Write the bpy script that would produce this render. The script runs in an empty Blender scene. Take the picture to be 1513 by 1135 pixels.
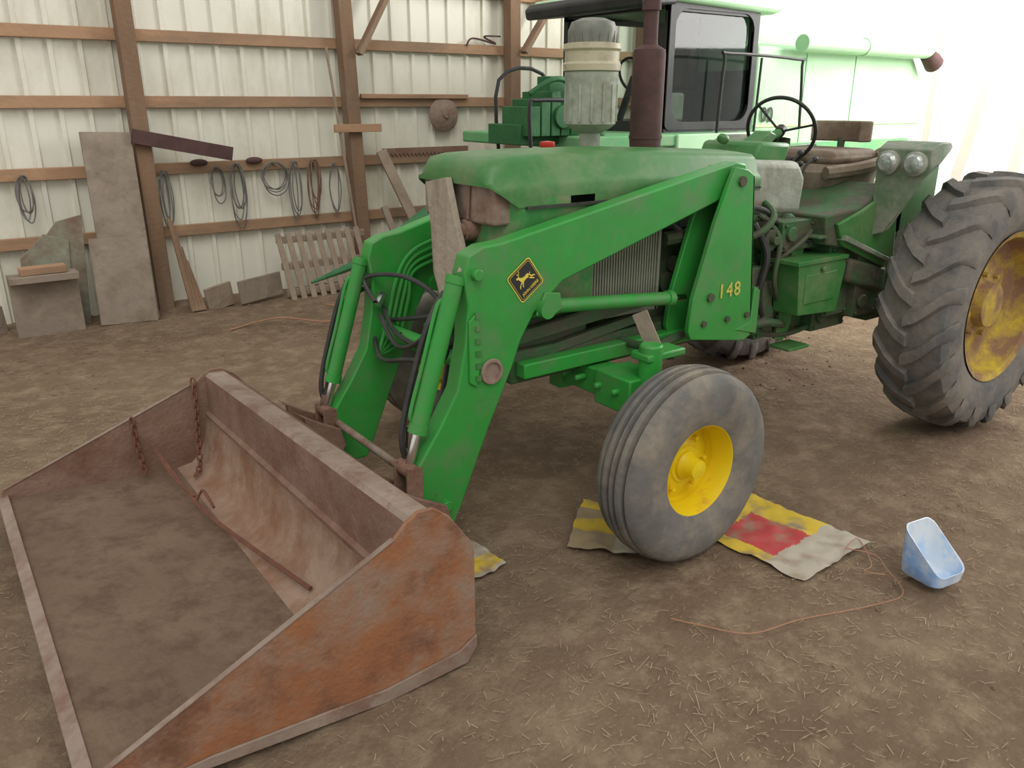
import bpy,bmesh,math,random
from mathutils import Vector,Matrix,noise
random.seed(7)
C=bpy.context.scene.collection
def V(s,n,z): return Vector((s,-n,z))
K=1.16
# ---------------------------------------------------------------- materials
def mat(name,c1,c2=None,scale=6,rough=.6,metal=0,bump=.15,bscale=30,dirt=None,damt=.5,dscale=3,spec=.4,spots=None,sscale=16,sth=.64,stretch=None,soft=.06):
    m=bpy.data.materials.new(name);m.use_nodes=True;nt=m.node_tree;N=nt.nodes;L=nt.links
    bs=N['Principled BSDF'];tc=N.new('ShaderNodeTexCoord');co=tc.outputs['Object']
    if stretch:
        mp=N.new('ShaderNodeMapping');mp.inputs['Scale'].default_value=stretch;L.new(co,mp.inputs[0]);co=mp.outputs[0]
    if c2 is None: c2=tuple(x*.75 for x in c1)
    no=N.new('ShaderNodeTexNoise');no.inputs['Scale'].default_value=scale;no.inputs['Detail'].default_value=8;no.inputs['Roughness'].default_value=.65
    L.new(co,no.inputs['Vector'])
    cr=N.new('ShaderNodeValToRGB');cr.color_ramp.elements[0].position=.35;cr.color_ramp.elements[1].position=.65
    cr.color_ramp.elements[0].color=(*c1,1);cr.color_ramp.elements[1].color=(*c2,1)
    L.new(no.outputs['Fac'],cr.inputs[0]);out=cr.outputs[0]
    def over(out,col,sc,p0,p1):
        n2=N.new('ShaderNodeTexNoise');n2.inputs['Scale'].default_value=sc;n2.inputs['Detail'].default_value=10;n2.inputs['Roughness'].default_value=.7
        L.new(co,n2.inputs['Vector'])
        r2=N.new('ShaderNodeValToRGB');r2.color_ramp.elements[0].position=p0;r2.color_ramp.elements[1].position=p1
        L.new(n2.outputs['Fac'],r2.inputs[0])
        mx=N.new('ShaderNodeMixRGB');L.new(r2.outputs[0],mx.inputs[0]);L.new(out,mx.inputs[1]);mx.inputs[2].default_value=(*col,1);return mx.outputs[0]
    if dirt:
        e=.75-.5*damt;out=over(out,dirt,dscale,e-.08,e+.12)
    if spots: out=over(out,spots,sscale,sth,sth+soft)
    L.new(out,bs.inputs['Base Color'])
    bs.inputs['Roughness'].default_value=rough;bs.inputs['Metallic'].default_value=metal;bs.inputs['Specular IOR Level'].default_value=spec
    if bump:
        n3=N.new('ShaderNodeTexNoise');n3.inputs['Scale'].default_value=bscale;n3.inputs['Detail'].default_value=6
        L.new(tc.outputs['Object'],n3.inputs['Vector'])
        b=N.new('ShaderNodeBump');b.inputs['Strength'].default_value=bump;b.inputs['Distance'].default_value=.02
        L.new(n3.outputs['Fac'],b.inputs['Height']);L.new(b.outputs[0],bs.inputs['Normal'])
    return m
M={}
M['green']=mat('loader_green',(.03,.31,.045),(.04,.25,.045),scale=5,rough=.4,bump=.04,dirt=(.10,.23,.08),damt=.38,dscale=6,spots=(.10,.10,.05),sscale=20,sth=.66)
M['hood']=mat('hood_green',(.035,.17,.035),(.055,.195,.05),scale=4,rough=.42,bump=.04,dirt=(.12,.21,.085),damt=.46,dscale=5,spots=(.14,.12,.07),sscale=14,sth=.66)
M['dull']=mat('grimy_green',(.02,.11,.03),(.05,.13,.05),scale=9,rough=.7,bump=.4,dirt=(.085,.075,.05),damt=.58,dscale=8)
M['dark']=mat('greasy_dark',(.02,.03,.02),(.05,.048,.035),scale=9,rough=.7,bump=.4)
M['nose']=mat('nose_green',(.03,.20,.04),(.07,.25,.07),scale=6,rough=.5,dirt=(.22,.21,.12),damt=.42,dscale=6)
M['tire']=mat('front_tire_rubber',(.125,.12,.11),(.17,.165,.15),scale=9,rough=.9,bump=.2,dirt=(.27,.23,.18),damt=.42,dscale=5)
M['rtire']=mat('rear_tire_rubber',(.11,.108,.105),(.15,.146,.14),scale=7,rough=.95,bump=.3,dirt=(.22,.195,.165),damt=.52,dscale=5)
M['yellow']=mat('wheel_yellow',(.82,.62,.01),(.74,.54,.01),scale=4,rough=.4,bump=.05,dirt=(.5,.12,.04),damt=.22,dscale=7)
M['wyellow']=mat('worn_yellow',(.62,.46,.03),(.48,.34,.05),scale=6,rough=.75,dirt=(.25,.14,.08),damt=.6,dscale=5)
M['rust']=mat('rusty_steel',(.20,.12,.085),(.27,.17,.125),scale=5,rough=.85,bump=.3,bscale=50,dirt=(.17,.085,.055),damt=.45,dscale=4)
M['rusto']=mat('orange_rust',(.31,.13,.055),(.24,.10,.05),scale=6,rough=.75,bump=.25,bscale=60,dirt=(.28,.20,.15),damt=.46,dscale=4,spots=(.17,.08,.045),sscale=6,sth=.52,soft=.15)
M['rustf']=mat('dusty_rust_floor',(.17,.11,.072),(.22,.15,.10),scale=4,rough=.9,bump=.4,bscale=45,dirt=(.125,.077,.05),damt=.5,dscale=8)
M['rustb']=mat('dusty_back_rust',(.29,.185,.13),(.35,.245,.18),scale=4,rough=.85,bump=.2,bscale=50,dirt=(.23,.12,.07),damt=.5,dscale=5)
M['rustg']=mat('grey_rust',(.25,.19,.15),(.32,.25,.20),scale=6,rough=.85,bump=.3,dirt=(.20,.12,.085),damt=.48,dscale=7)
M['drust']=mat('dark_red_rust',(.19,.075,.045),(.13,.06,.04),scale=20,rough=.8,bump=.3)
M['muf']=mat('brown_muffler',(.07,.035,.033),(.10,.05,.045),scale=8,rough=.75,bump=.2)
M['chrome']=mat('chrome_rod',(.75,.75,.72),(.6,.6,.58),rough=.2,metal=1,bump=0)
M['hose']=mat('black_hose',(.02,.02,.02),(.05,.05,.045),rough=.5,bump=.1)
M['black']=mat('black_paint',(.012,.013,.013),(.03,.03,.03),rough=.5,bump=.05)
M['lamp']=mat('lamp_glass',(.55,.58,.55),(.3,.33,.3),scale=30,rough=.15,bump=.3,metal=.5)
M['grey']=mat('aluminium_grey',(.26,.29,.23),(.36,.38,.31),scale=14,rough=.6,bump=.3,dirt=(.22,.19,.14),damt=.45)
M['cap']=mat('dusty_dark_cap',(.14,.15,.125),(.22,.22,.18),scale=14,rough=.5,bump=.2)
M['ggreen']=mat('faded_grey_green',(.08,.15,.075),(.15,.21,.13),scale=9,rough=.6,bump=.2,dirt=(.25,.25,.20),damt=.5,dscale=7)
M['tan']=mat('yellowed_plastic',(.44,.40,.27),(.52,.48,.34),scale=6,rough=.45,bump=.05,dirt=(.3,.26,.18),damt=.35,dscale=12)
M['seat']=mat('brown_seat',(.13,.09,.06),(.19,.14,.10),scale=9,rough=.8,dirt=(.27,.235,.17),damt=.45)
M['screen']=mat('dusty_screen',(.22,.225,.165),(.15,.17,.12),scale=10,rough=.8,bump=.0)
M['wood']=mat('weathered_wood',(.33,.26,.19),(.25,.19,.14),scale=7,rough=.9,bump=.4)
M['plank']=mat('pale_board',(.42,.36,.28),(.32,.26,.20),scale=9,rough=.9,bump=.4,dirt=(.2,.15,.11),damt=.35,dscale=8,stretch=(1,1,.25))
M['post']=mat('brown_post',(.25,.155,.095),(.18,.11,.07),scale=6,rough=.9,bump=.4,dirt=(.31,.22,.15),damt=.42,stretch=(1,1,.2))
M['girt']=mat('girt_wood',(.46,.28,.165),(.35,.21,.125),scale=4,rough=.9,bump=.3,dirt=(.25,.17,.11),damt=.4,stretch=(.25,1,1))
M['gboard']=mat('grey_board',(.25,.20,.16),(.33,.27,.21),scale=4,rough=.9,bump=.3,dirt=(.18,.14,.10),damt=.4)
M['cgreen']=mat('combine_glare_pale_green',(.36,.62,.36),(.43,.68,.42),scale=2,rough=.45,bump=.03)  # haze of the glare over the combine is mixed into this pale green
M['cmid']=mat('combine_green',(.10,.34,.13),(.15,.38,.17),scale=4,rough=.6,bump=.1,dirt=(.25,.34,.2),damt=.4)
M['cdark']=mat('combine_dark_green',(.015,.10,.03),(.03,.14,.045),scale=6,rough=.6,bump=.2)
M['ystripe']=mat('yellow_paint',(.75,.62,.08),(.68,.55,.07),rough=.5,bump=0)
M['ypale']=mat('pale_yellow_stripe',(.75,.70,.35),(.70,.66,.32),rough=.5,bump=0)  # paler yellow of the combine side stripe
M['yworn']=mat('worn_yellow_decal',(.58,.54,.10),(.40,.43,.08),scale=60,rough=.6,bump=0)
M['sheet']=mat('old_sheet_metal',(.24,.26,.19),(.31,.32,.25),scale=5,rough=.7,dirt=(.2,.13,.09),damt=.5)
M['cable']=mat('grey_cable',(.11,.11,.10),(.20,.19,.175),rough=.7,bump=.1)
M['orange']=mat('orange_cord',(.36,.16,.09),(.40,.23,.15),scale=40,rough=.7,bump=.1)
M['straw']=mat('dry_straw',(.42,.34,.22),(.29,.225,.14),scale=20,rough=.9,bump=0)
M['red']=mat('red_paint',(.55,.03,.02),rough=.4,bump=0)
M['paleposts']=mat('glare_pale_post',(.76,.67,.61),(.82,.74,.68),scale=2,rough=.9,bump=.1)
q=M['paleposts'].node_tree.nodes['Principled BSDF'];q.inputs['Emission Color'].default_value=(1,.86,.80,1);q.inputs['Emission Strength'].default_value=.30  # glare across these posts is put into pale colour and a glow
gm=bpy.data.materials.new('tinted_cab_glass');gm.use_nodes=True;nt=gm.node_tree
bs=nt.nodes['Principled BSDF'];bs.inputs['Base Color'].default_value=(.02,.028,.024,1);bs.inputs['Roughness'].default_value=.04
tr=nt.nodes.new('ShaderNodeBsdfTransparent');tr.inputs[0].default_value=(.72,.82,.77,1);ms=nt.nodes.new('ShaderNodeMixShader');ms.inputs[0].default_value=.6
nt.links.new(bs.outputs[0],ms.inputs[1]);nt.links.new(tr.outputs[0],ms.inputs[2]);nt.links.new(ms.outputs[0],nt.nodes['Material Output'].inputs[0]);M['glass']=gm
# ---------------------------------------------------------------- builder
class B:
    def __init__(s): s.bm=bmesh.new();s.mi=0
    def vf(s,vs,fs,mi=None):
        bv=[s.bm.verts.new(v) for v in vs]
        for f in fs:
            try:
                fc=s.bm.faces.new([bv[i] for i in f]);fc.material_index=s.mi if mi is None else mi
            except ValueError: pass
        return bv
    def prism(s,pts,n0,n1):
        k=len(pts);vs=[V(a,n0,b) for a,b in pts]+[V(a,n1,b) for a,b in pts]
        s.vf(vs,[list(range(k)),list(range(2*k-1,k-1,-1))]+[[i,(i+1)%k,k+(i+1)%k,k+i] for i in range(k)]);return s
    def prismS(s,pts,s0,s1):
        k=len(pts);vs=[V(s0,a,b) for a,b in pts]+[V(s1,a,b) for a,b in pts]
        s.vf(vs,[list(range(k)),list(range(2*k-1,k-1,-1))]+[[i,(i+1)%k,k+(i+1)%k,k+i] for i in range(k)]);return s
    def box(s,s0,s1,n0,n1,z0,z1): return s.prism([(s0,z0),(s1,z0),(s1,z1),(s0,z1)],n0,n1)
    def beam(s,p0,p1,w,h,upv=Vector((0,0,1))):
        d=(p1-p0).normalized();x=d.cross(upv).normalized();y=x.cross(d)
        vs=[p+x*a*w/2+y*b*h/2 for p in (p0,p1) for a,b in ((-1,-1),(1,-1),(1,1),(-1,1))]
        s.vf(vs,[[0,1,2,3],[7,6,5,4]]+[[i,(i+1)%4,4+(i+1)%4,4+i] for i in range(4)]);return s
    def lathe(s,prof,o,axis,seg=32,cap=True,off=0):
        ax=axis.normalized();t=Vector((0,0,1)) if abs(ax.z)<.9 else Vector((1,0,0))
        x=ax.cross(t).normalized();y=ax.cross(x);vs=[]
        for r,h in prof:
            for i in range(seg):
                a=2*math.pi*i/seg+off;vs.append(o+ax*h+x*math.cos(a)*r+y*math.sin(a)*r)
        fs=[]
        for j in range(len(prof)-1):
            for i in range(seg):fs.append([j*seg+i,j*seg+(i+1)%seg,(j+1)*seg+(i+1)%seg,(j+1)*seg+i])
        if cap: fs+= [list(range(seg)),list(range(len(prof)*seg-1,(len(prof)-1)*seg-1,-1))]
        s.vf(vs,fs);return s
    def cyl(s,p0,p1,r,r1=None,seg=20):
        d=p1-p0;return s.lathe([(r,0),(r if r1 is None else r1,d.length)],p0,d,seg)
    def pipe(s,pts,r,seg=8,sub=6,closed=False):
        P=[Vector(p) for p in pts];Q=[];n=len(P)
        for i in range(n if closed else n-1):
            if closed: a,b,c,d=P[i-1],P[i],P[(i+1)%n],P[(i+2)%n]
            else: a=P[max(i-1,0)];b=P[i];c=P[i+1];d=P[min(i+2,n-1)]
            for k in range(sub):
                t=k/sub;Q.append(.5*((2*b)+(c-a)*t+(2*a-5*b+4*c-d)*t*t+(3*b-a-3*c+d)*t**3))
        if not closed: Q.append(P[-1])
        m=len(Q);x=None;vs=[]
        for i,q in enumerate(Q):
            d=(Q[(i+1)%m]-Q[i-1]) if closed else (Q[min(i+1,m-1)]-Q[max(i-1,0)])
            if d.length<1e-9:d=Vector((0,0,1))
            d.normalize()
            if x is None:
                t=Vector((0,0,1)) if abs(d.z)<.9 else Vector((1,0,0));x=d.cross(t).normalized()
            x=(x-d*x.dot(d))
            if x.length<1e-6: x=d.orthogonal()
            x.normalize();y=d.cross(x)
            for j in range(seg):
                a=2*math.pi*j/seg;vs.append(q+x*math.cos(a)*r+y*math.sin(a)*r)
        fs=[]
        for i in range(m if closed else m-1):
            for j in range(seg):fs.append([i*seg+j,i*seg+(j+1)%seg,((i+1)%m)*seg+(j+1)%seg,((i+1)%m)*seg+j])
        if not closed: fs+=[list(range(seg)),list(range(m*seg-1,(m-1)*seg-1,-1))]
        s.vf(vs,fs);return s
    def loft(s,secs,caps=True):
        k=len(secs[0]);vs=[p for sec in secs for p in sec];fs=[]
        for j in range(len(secs)-1):
            for i in range(k-1):fs.append([j*k+i,j*k+i+1,(j+1)*k+i+1,(j+1)*k+i])
        if caps: fs+=[list(range(k)),list(range(len(vs)-1,len(vs)-1-k,-1))]
        s.vf(vs,fs);return s
    def sphere(s,c,r,sc=(1,1,1),seg=16):
        m=Matrix.Translation(c)@Matrix.Diagonal((r*sc[0],r*sc[1],r*sc[2],1))
        res=bmesh.ops.create_uvsphere(s.bm,u_segments=seg,v_segments=seg//2,radius=1,matrix=m)
        for v in res['verts']:
            for f in v.link_faces:f.material_index=s.mi
        return s
    def fin(s,name,mats,parent=None,origin=None,bevel=0,angle=35,label=None,cat=None,kind=None,group=None,seg=2,recalc=True):
        if recalc: bmesh.ops.recalc_face_normals(s.bm,faces=s.bm.faces)
        o=Vector((0,0,0))
        if parent is not None:
            p=parent
            while p: o=o+p.location;p=p.parent
            lo=Vector((0,0,0))
        else:
            lo=origin.copy() if origin is not None else Vector((0,0,0));o=lo
        bmesh.ops.translate(s.bm,verts=s.bm.verts,vec=-o)
        me=bpy.data.meshes.new(name);s.bm.to_mesh(me);s.bm.free()
        if not isinstance(mats,(list,tuple)):mats=[mats]
        for m in mats: me.materials.append(M[m] if isinstance(m,str) else m)
        me.shade_smooth();me.set_sharp_from_angle(angle=math.radians(angle))
        ob=bpy.data.objects.new(name,me);C.objects.link(ob);ob.location=lo
        if parent is not None: ob.parent=parent
        if bevel:
            bv=ob.modifiers.new('Bevel','BEVEL');bv.width=bevel;bv.segments=seg;bv.limit_method='ANGLE';bv.angle_limit=math.radians(40)
        if label: ob['label']=label
        if cat: ob['category']=cat
        if kind: ob['kind']=kind
        if group: ob['group']=group
        return ob
def root(name,loc,label,cat):
    e=bpy.data.objects.new(name,None);C.objects.link(e);e.location=loc;e['label']=label;e['category']=cat;e.empty_display_size=.2;return e
def text_mesh(txt,size,name,matn,parent,origin,xdir,ydir,ext=.001,spacing=1):
    cu=bpy.data.curves.new(name,'FONT');cu.body=txt;cu.size=size;cu.extrude=ext;cu.align_x='CENTER';cu.align_y='CENTER';cu.space_character=spacing;cu.offset=size*.015
    t=bpy.data.objects.new('tmp',cu);C.objects.link(t);bpy.context.view_layer.update()
    me=bpy.data.meshes.new_from_object(t.evaluated_get(bpy.context.evaluated_depsgraph_get()));bpy.data.objects.remove(t)
    z=xdir.cross(ydir);mm=Matrix((xdir,ydir,z)).transposed().to_4x4();me.transform(mm)
    o=origin.copy();p=parent
    while p: o-=p.location;p=p.parent
    me.transform(Matrix.Translation(o));me.materials.clear();me.materials.append(M[matn]);me.name=name
    ob=bpy.data.objects.new(name,me);C.objects.link(ob);ob.parent=parent;return ob
UP=Vector((0,0,1))
# ================================================================ TRACTOR
T=root('tractor',V(.9,0,0),'green farm tractor with front loader, parked on dirt floor','tractor')
def tire_front(c,sgn):
    ax=V(0,sgn,0);k=.94
    b=B()
    b.lathe([(.19*k,.075),(.20*k,.09),(.185*k,.085),(.17*k,.05),(.165*k,-.01),(.16*k,-.03),(.10,-.005),(.075,.002),(.0701,.01),(.0,.01)],c,ax,48,cap=False)
    b.lathe([(.165*k,0),(.165*k,-.08),(.2*k,-.1)],c,ax,48,cap=False)
    w=b.fin('front_wheel','yellow',T,label='bright yellow steel wheel rim')
    b=B();b.lathe([(.055,-.01),(.055,.02),(.04,.04),(.036,.075),(.0,.08)],c,ax,24,cap=False)
    for i in range(6):
        a=i*math.pi/3;p=c+Vector((math.cos(a)*.105,0,math.sin(a)*.105));b.cyl(p-ax*.01,p+ax*.012,.009,seg=6)
    b.fin('hub','yellow',w)
    prof=[(.185,.10),(.21,.115),(.26,.128),(.31,.130),(.345,.122),(.368,.108),(.380,.092),(.384,.076),(.360,.068),(.360,.058),(.390,.052),(.394,.034),(.393,.028),(.366,.021),(.366,.010),(.395,.004)]
    prof=prof+[(r,-t) for r,t in reversed(prof)]
    b=B();b.lathe([(r*.95,t*.86) for r,t in prof],c,ax,64,cap=False);b.fin('tire','tire',w,angle=50,label='dusty ribbed rubber tire')
tire_front(V(0,.82,.374),1)
tire_front(V(0,-.95,.374),-1)
def tire_rear(c,sgn,R=.67,W=.18,par=None,matn='rtire',nl=20,name='rear_wheel',rimm='wyellow'):
    ax=V(0,sgn,0)
    k=R/.67;q=W/.185
    b=B();b.lathe([(.37*k,.15*q),(.385*k,.165*q),(.355*k,.15*q),(.345*k,.08*q),(.33*k,.05*q),(.27*k,.02*q),(.20*k,.03*q),(.12*k,.05*q),(.11*k,.10*q),(.0,.105*q)],c,ax,56,cap=False)
    b.lathe([(.345*k,.08*q),(.345*k,-.08*q),(.385*k,-.16*q)],c,ax,56,cap=False)
    for i in range(8):
        a=i*math.pi/4+.2;p=c+Vector((math.cos(a)*.16*k,0,math.sin(a)*.16*k))+ax*.03*q;b.cyl(p,p+ax*.035,.014,seg=6)
    w=b.fin(name,rimm,par,label='worn rusty yellow wheel rim')
    prof=[(.365,.14),(.40,.165),(.46,.188),(.52,.190),(.57,.182),(.605,.165),(.62,.12),(.632,.06),(.635,0)]
    prof=[(r*k,t*q) for r,t in prof];full=prof+[(r,-t) for r,t in reversed(prof[:-1])]
    b=B();b.lathe(full,c,ax,72,cap=False)
    def P(th,t,r): return c+Vector((math.cos(th)*r,0,math.sin(th)*r))+ax*t
    path=[(-.012,.635,0),(.05,.633,.05),(.10,.628,.12),(.145,.616,.20),(.175,.60,.245),(.192,.565,.265),(.194,.53,.275)]
    for i in range(nl):
        for sd in (1,-1):
            th0=2*math.pi*(i+(.5 if sd<0 else 0))/nl+random.uniform(-.008,.008);vs=[]
            for j,(t,r,o) in enumerate(path):
                lift=.028 if j<4 else (.024 if j==4 else (.012 if j==5 else .001))
                th=th0-o;hw=.058+.016*j/6
                tl=t*q*sd;rr=r*k
                tt=tl+ (sd*.004 if j>=4 else 0)
                vs+=[P(th-hw,tl,rr-.012),P(th-hw*.68,tt,rr+lift*k),P(th+hw*.68,tt,rr+lift*k),P(th+hw,tl,rr-.012)]
            fs=[[0,1,2,3],[len(vs)-1,len(vs)-2,len(vs)-3,len(vs)-4]]
            for j in range(len(path)-1):
                for e in range(4):fs.append([j*4+e,j*4+(e+1)%4,(j+1)*4+(e+1)%4,(j+1)*4+e])
            b.vf(vs,fs)
    b.fin('tire',matn,w,angle=42,label='dusty black rubber tire with chevron lugs')
tire_rear(V(2.225,.75,.665),1,par=T)
tire_rear(V(2.225,-.72,.665),-1,par=T)
# hood
def hsec(s,w,zt,zl,c=.03):
    h=[(w,zl),(w,(zl+zt-.115)/2 if zt-.115>zl else zl+.005),(w,max(zt-.115,zl+.01)),(w-.008,max(zt-.098,zl+.014)),(w-.022,max(zt-.088,zl+.018)),(w-.040,max(zt-.03,zl+.022)),(w-.062,max(zt-.010,zl+.024)),(w*.45,zt-.002),(0,zt+.004)]
    h=h+[(-a,z) for a,z in reversed(h[:-1])]
    return [V(s,a+c,z) for a,z in h]
b=B();b.loft([hsec(-.505,.235,1.405,1.365),hsec(-.495,.25,1.435,1.36),(hsec(-.465,.268,1.458,1.34)),hsec(-.39,.278,1.470,1.29),hsec(-.15,.28,1.474,1.29),hsec(.2,.28,1.472,1.29),hsec(.6,.275,1.455,1.28),hsec(.98,.265,1.435,1.27)])
b.fin('hood','hood',T,label='dusty green engine hood',angle=40)
b=B();b.box(-.36,.95,.30,.322,1.283,1.293);b.fin('trim_strip','dark',T)
b=B();b.lathe([(.028,0),(.032,.01),(.03,.022),(0,.026)],V(.02,-.05,1.473),UP,20,cap=False);b.fin('filler_cap','red',T,label='small red filler cap')
def nsec(z,d,w=0.28):
    c=.03
    h=[(-.03,w),(-.25,w),(-.37,w-.005),(-.41-d*.3,w-.04),(-.43-d*.8,w-.11),(-.43-d,0)]
    h=h+[(a,-n) for a,n in reversed(h[:-1])]
    return [V(a,n+c,z) for a,n in h]
b=B();b.loft([nsec(.855,-.05,.24),nsec(.875,-.03,.272),nsec(.95,.0),nsec(1.08,.02),nsec(1.18,.025),nsec(1.22,.01),nsec(1.32,.01)]);b.fin('nose_shell','nose',T,angle=50)
b=B();b.box(-.478,-.36,-.21,.275,1.225,1.375);b.fin('front_panel','rustg',T,bevel=.012,label='rusty brown headlight panel')
b=B();b.beam(V(-.485,.12,1.24),V(-.482,.13,1.37),.010,.012);b.fin('panel_frame','rust',T)
b=B();b.cyl(V(-.50,.10,1.195),V(-.42,.10,1.195),.042);b.cyl(V(-.515,.10,1.195),V(-.49,.10,1.195),.028);b.fin('front_cap','rust',T)
b=B();b.box(-.38,0,-.2,.26,.60,.87);b.box(-.42,-.3,-.12,.18,.62,.8);b.fin('front_support','dull',T,bevel=.02)
b=B();b.box(-.05,.34,-.23,.290,.82,1.285)
for i in range(26):
    s=-.04+i*.0145;b.box(s,s+.008,.290,.300,.84,1.27)
b.box(-.055,.345,.288,.305,.815,.84);b.box(.335,.35,.288,.305,.815,1.28);b.box(-.06,-.045,.288,.305,.815,1.28)
b.fin('side_screen','screen',T,label='ribbed grey radiator side screen')
b=B();b.box(.34,1.02,-.16,.2,.60,1.2);b.box(.36,.98,-.14,.16,1.18,1.30);b.fin('engine_block','dull',T,bevel=.02)
b=B()
for i in range(4):
    s=.48+i*.13;b.cyl(V(s,.2,1.1),V(s,.27,1.1),.032);b.cyl(V(s,.2,.9),V(s,.235,.9),.045)
b.pipe([V(.40,.27,1.1),V(.7,.28,1.11),V(.95,.27,1.1)],.03);b.cyl(V(.62,.22,.75),V(.62,.32,.75),.06);b.cyl(V(.5,.24,.98),V(.72,.24,.98),.035)
b.pipe([V(.95,.26,1.1),V(1.05,.3,1.0),V(1.06,.28,.8)],.02);b.fin('manifold','dull',T)
for k in range(6):
    b=B();b.pipe([V(.40+k*.05,.25,1.2-.03*k),V(.6+k*.07,.30,1.05-.05*k),V(.9+k*.02,.28,.95-.06*k),V(1.2,.24,.9-.03*k)],.009,6);b.fin('fuel_line','hose',T)
for n0 in (.22,-.24):
    b=B();b.box(-.42,1.1,n0,n0+.08,.62,.75);b.fin('frame_rail','dull',T,bevel=.01)
b=B();b.prism([(1.0,.58),(1.15,.52),(2.35,.52),(2.5,.62),(2.5,1.05),(2.0,1.12),(1.35,1.05),(1.0,1.12)],-.2,.24);b.fin('transmission_case','dull',T,bevel=.03)
b=B()
b.cyl(V(1.2,.2,.74),V(1.2,.29,.74),.11);b.cyl(V(1.2,.29,.74),V(1.2,.31,.74),.07);b.cyl(V(1.62,.2,.72),V(1.62,.27,.72),.12)
b.box(1.35,1.5,.2,.27,.56,.7);b.box(1.7,1.95,.2,.3,.58,.78);b.cyl(V(1.9,.2,.95),V(1.9,.3,.95),.07)
for i in range(8):
    a=i*math.pi/4;p=V(1.2+.09*math.cos(a),.29,.74+.09*math.sin(a));b.cyl(p,p+V(0,.015,0),.01,seg=6)
b.fin('gear_cover','dull',T,bevel=.004)
pl=[([(1.05,.27,.95),(1.2,.3,1.02),(1.45,.3,.98),(1.8,.26,1.05)],.016,'dull'),([(1.0,.3,.6),(1.3,.31,.55),(1.7,.3,.6)],.014,'dull'),
 ([(.98,.28,1.12),(1.02,.34,.98),(1.0,.33,.80),(1.08,.30,.66)],.016,'hose'),([(1.05,.25,1.15),(1.1,.34,1.05),(1.08,.35,.85),(1.2,.31,.7)],.012,'dull'),
 ([(1.2,.25,1.1),(1.3,.33,1.02),(1.5,.34,.99),(1.75,.30,.9)],.013,'hose'),([(1.1,.28,.9),(1.2,.36,1.0),(1.34,.34,1.06),(1.45,.28,1.12)],.011,'dull'),
 ([(1.3,.3,1.1),(1.5,.4,1.1),(1.62,.38,.98),(1.66,.3,.8)],.012,'dull'),
 ([(.9,.3,1.2),(1.0,.32,1.18),(1.15,.30,1.1),(1.3,.26,1.08)],.012,'hose'),
 ([(.86,.3,1.05),(.95,.36,1.1),(1.04,.34,1.16),(1.1,.24,1.2)],.016,'dull'),([(.85,.3,.62),(1.0,.36,.66),(1.12,.36,.64),(1.25,.3,.6)],.02,'dull')]
for pts,r,m in pl:
    b=B();b.pipe([V(*p) for p in pts],r);b.fin('oil_pipe',m,T)
b=B();b.cyl(V(1.06,.23,1.04),V(1.06,.33,1.04),.05);b.cyl(V(1.06,.33,1.04),V(1.06,.36,1.04),.02);b.box(1.12,1.22,.22,.32,.88,1.0);b.cyl(V(1.17,.3,.8),V(1.17,.3,.92),.035);b.fin('oil_filter','dull',T,bevel=.004)
for (s0,s1,n1,z0,z1) in ((1.46,1.66,.38,.62,.98),(1.66,1.86,.42,.60,1.0),(1.12,1.36,.34,.98,1.12),(1.44,1.72,.34,.54,.72),(1.84,2.0,.40,.55,.95),(.92,1.04,.32,.72,.92),(1.02,1.16,.31,.56,.84)):
    b=B();b.box(s0,s1,.2,n1,z0,z1);b.cyl(V(s0+.06,n1,z0+.08),V(s0+.06,n1+.02,z0+.08),.035)
    for a,c_ in ((.02,.02),(.02,-.02),(-.02,.02),(-.02,-.02)):
        p=V((s0 if a>0 else s1)+a,n1,(z0 if c_>0 else z1)+c_);b.cyl(p,p+V(0,.012,0),.009,seg=6)
    b.fin('valve_housing','dull',T,bevel=.01)
b=B();b.prism([(1.25,.98),(1.34,1.0),(1.30,.60),(1.25,.52),(1.18,.54)],.30,.315);b.box(1.16,1.32,.30,.42,.50,.515);b.fin('step','hood',T,bevel=.003)
for sg in (1,-1):
    b=B();b.lathe([(.17,0),(.17,.08),(.12,.14),(.10,.36)],V(2.22,.2*sg,.665),V(0,sg,0),24);b.fin('axle_housing','dull',T)
b=B();b.prism([(1.12,.93),(1.15,.69),(1.46,.67),(1.50,.90),(1.48,.93)],.26,.45);b.prism([(1.10,.93),(1.5,.93),(1.5,.95),(1.10,.95)],.25,.46);b.box(1.18,1.42,.45,.455,.74,.88);b.cyl(V(1.3,.455,.9),V(1.3,.47,.9),.012);b.fin('battery_box','hood',T,bevel=.008,label='green steel box with sloping lid')
b=B();b.prism([(1.33,1.14),(1.36,1.0),(1.62,.95),(2.0,.98),(2.0,1.2),(1.85,1.26),(1.6,1.16)],-.4,.42);b.box(1.3,1.75,-.45,.42,1.03,1.05);b.fin('operator_platform','dull',T,bevel=.012)
b=B();b.prism([(1.40,1.10),(1.46,.99),(1.86,.84),(1.93,.90),(1.9,1.22),(1.84,1.24),(1.6,1.15)],.42,.445);b.fin('platform_side','hood',T,bevel=.006)
b=B();b.prism([(1.44,1.02),(1.86,.87),(1.87,.89),(1.45,1.045)],.36,.47);b.fin('platform_edge','ggreen',T,bevel=.004)
b=B();b.prism([(1.55,.80),(1.9,.70),(1.9,.84),(1.56,.92)],.25,.44);b.fin('side_tank','dull',T,bevel=.02)
b=B();b.prism([(.99,1.15),(1.4,1.12),(1.42,1.30),(1.36,1.38),(.99,1.40)],-.17,.23);b.fin('cowl_tank','grey',T,bevel=.035,seg=3,label='pale grey green cowl tank')
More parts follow.
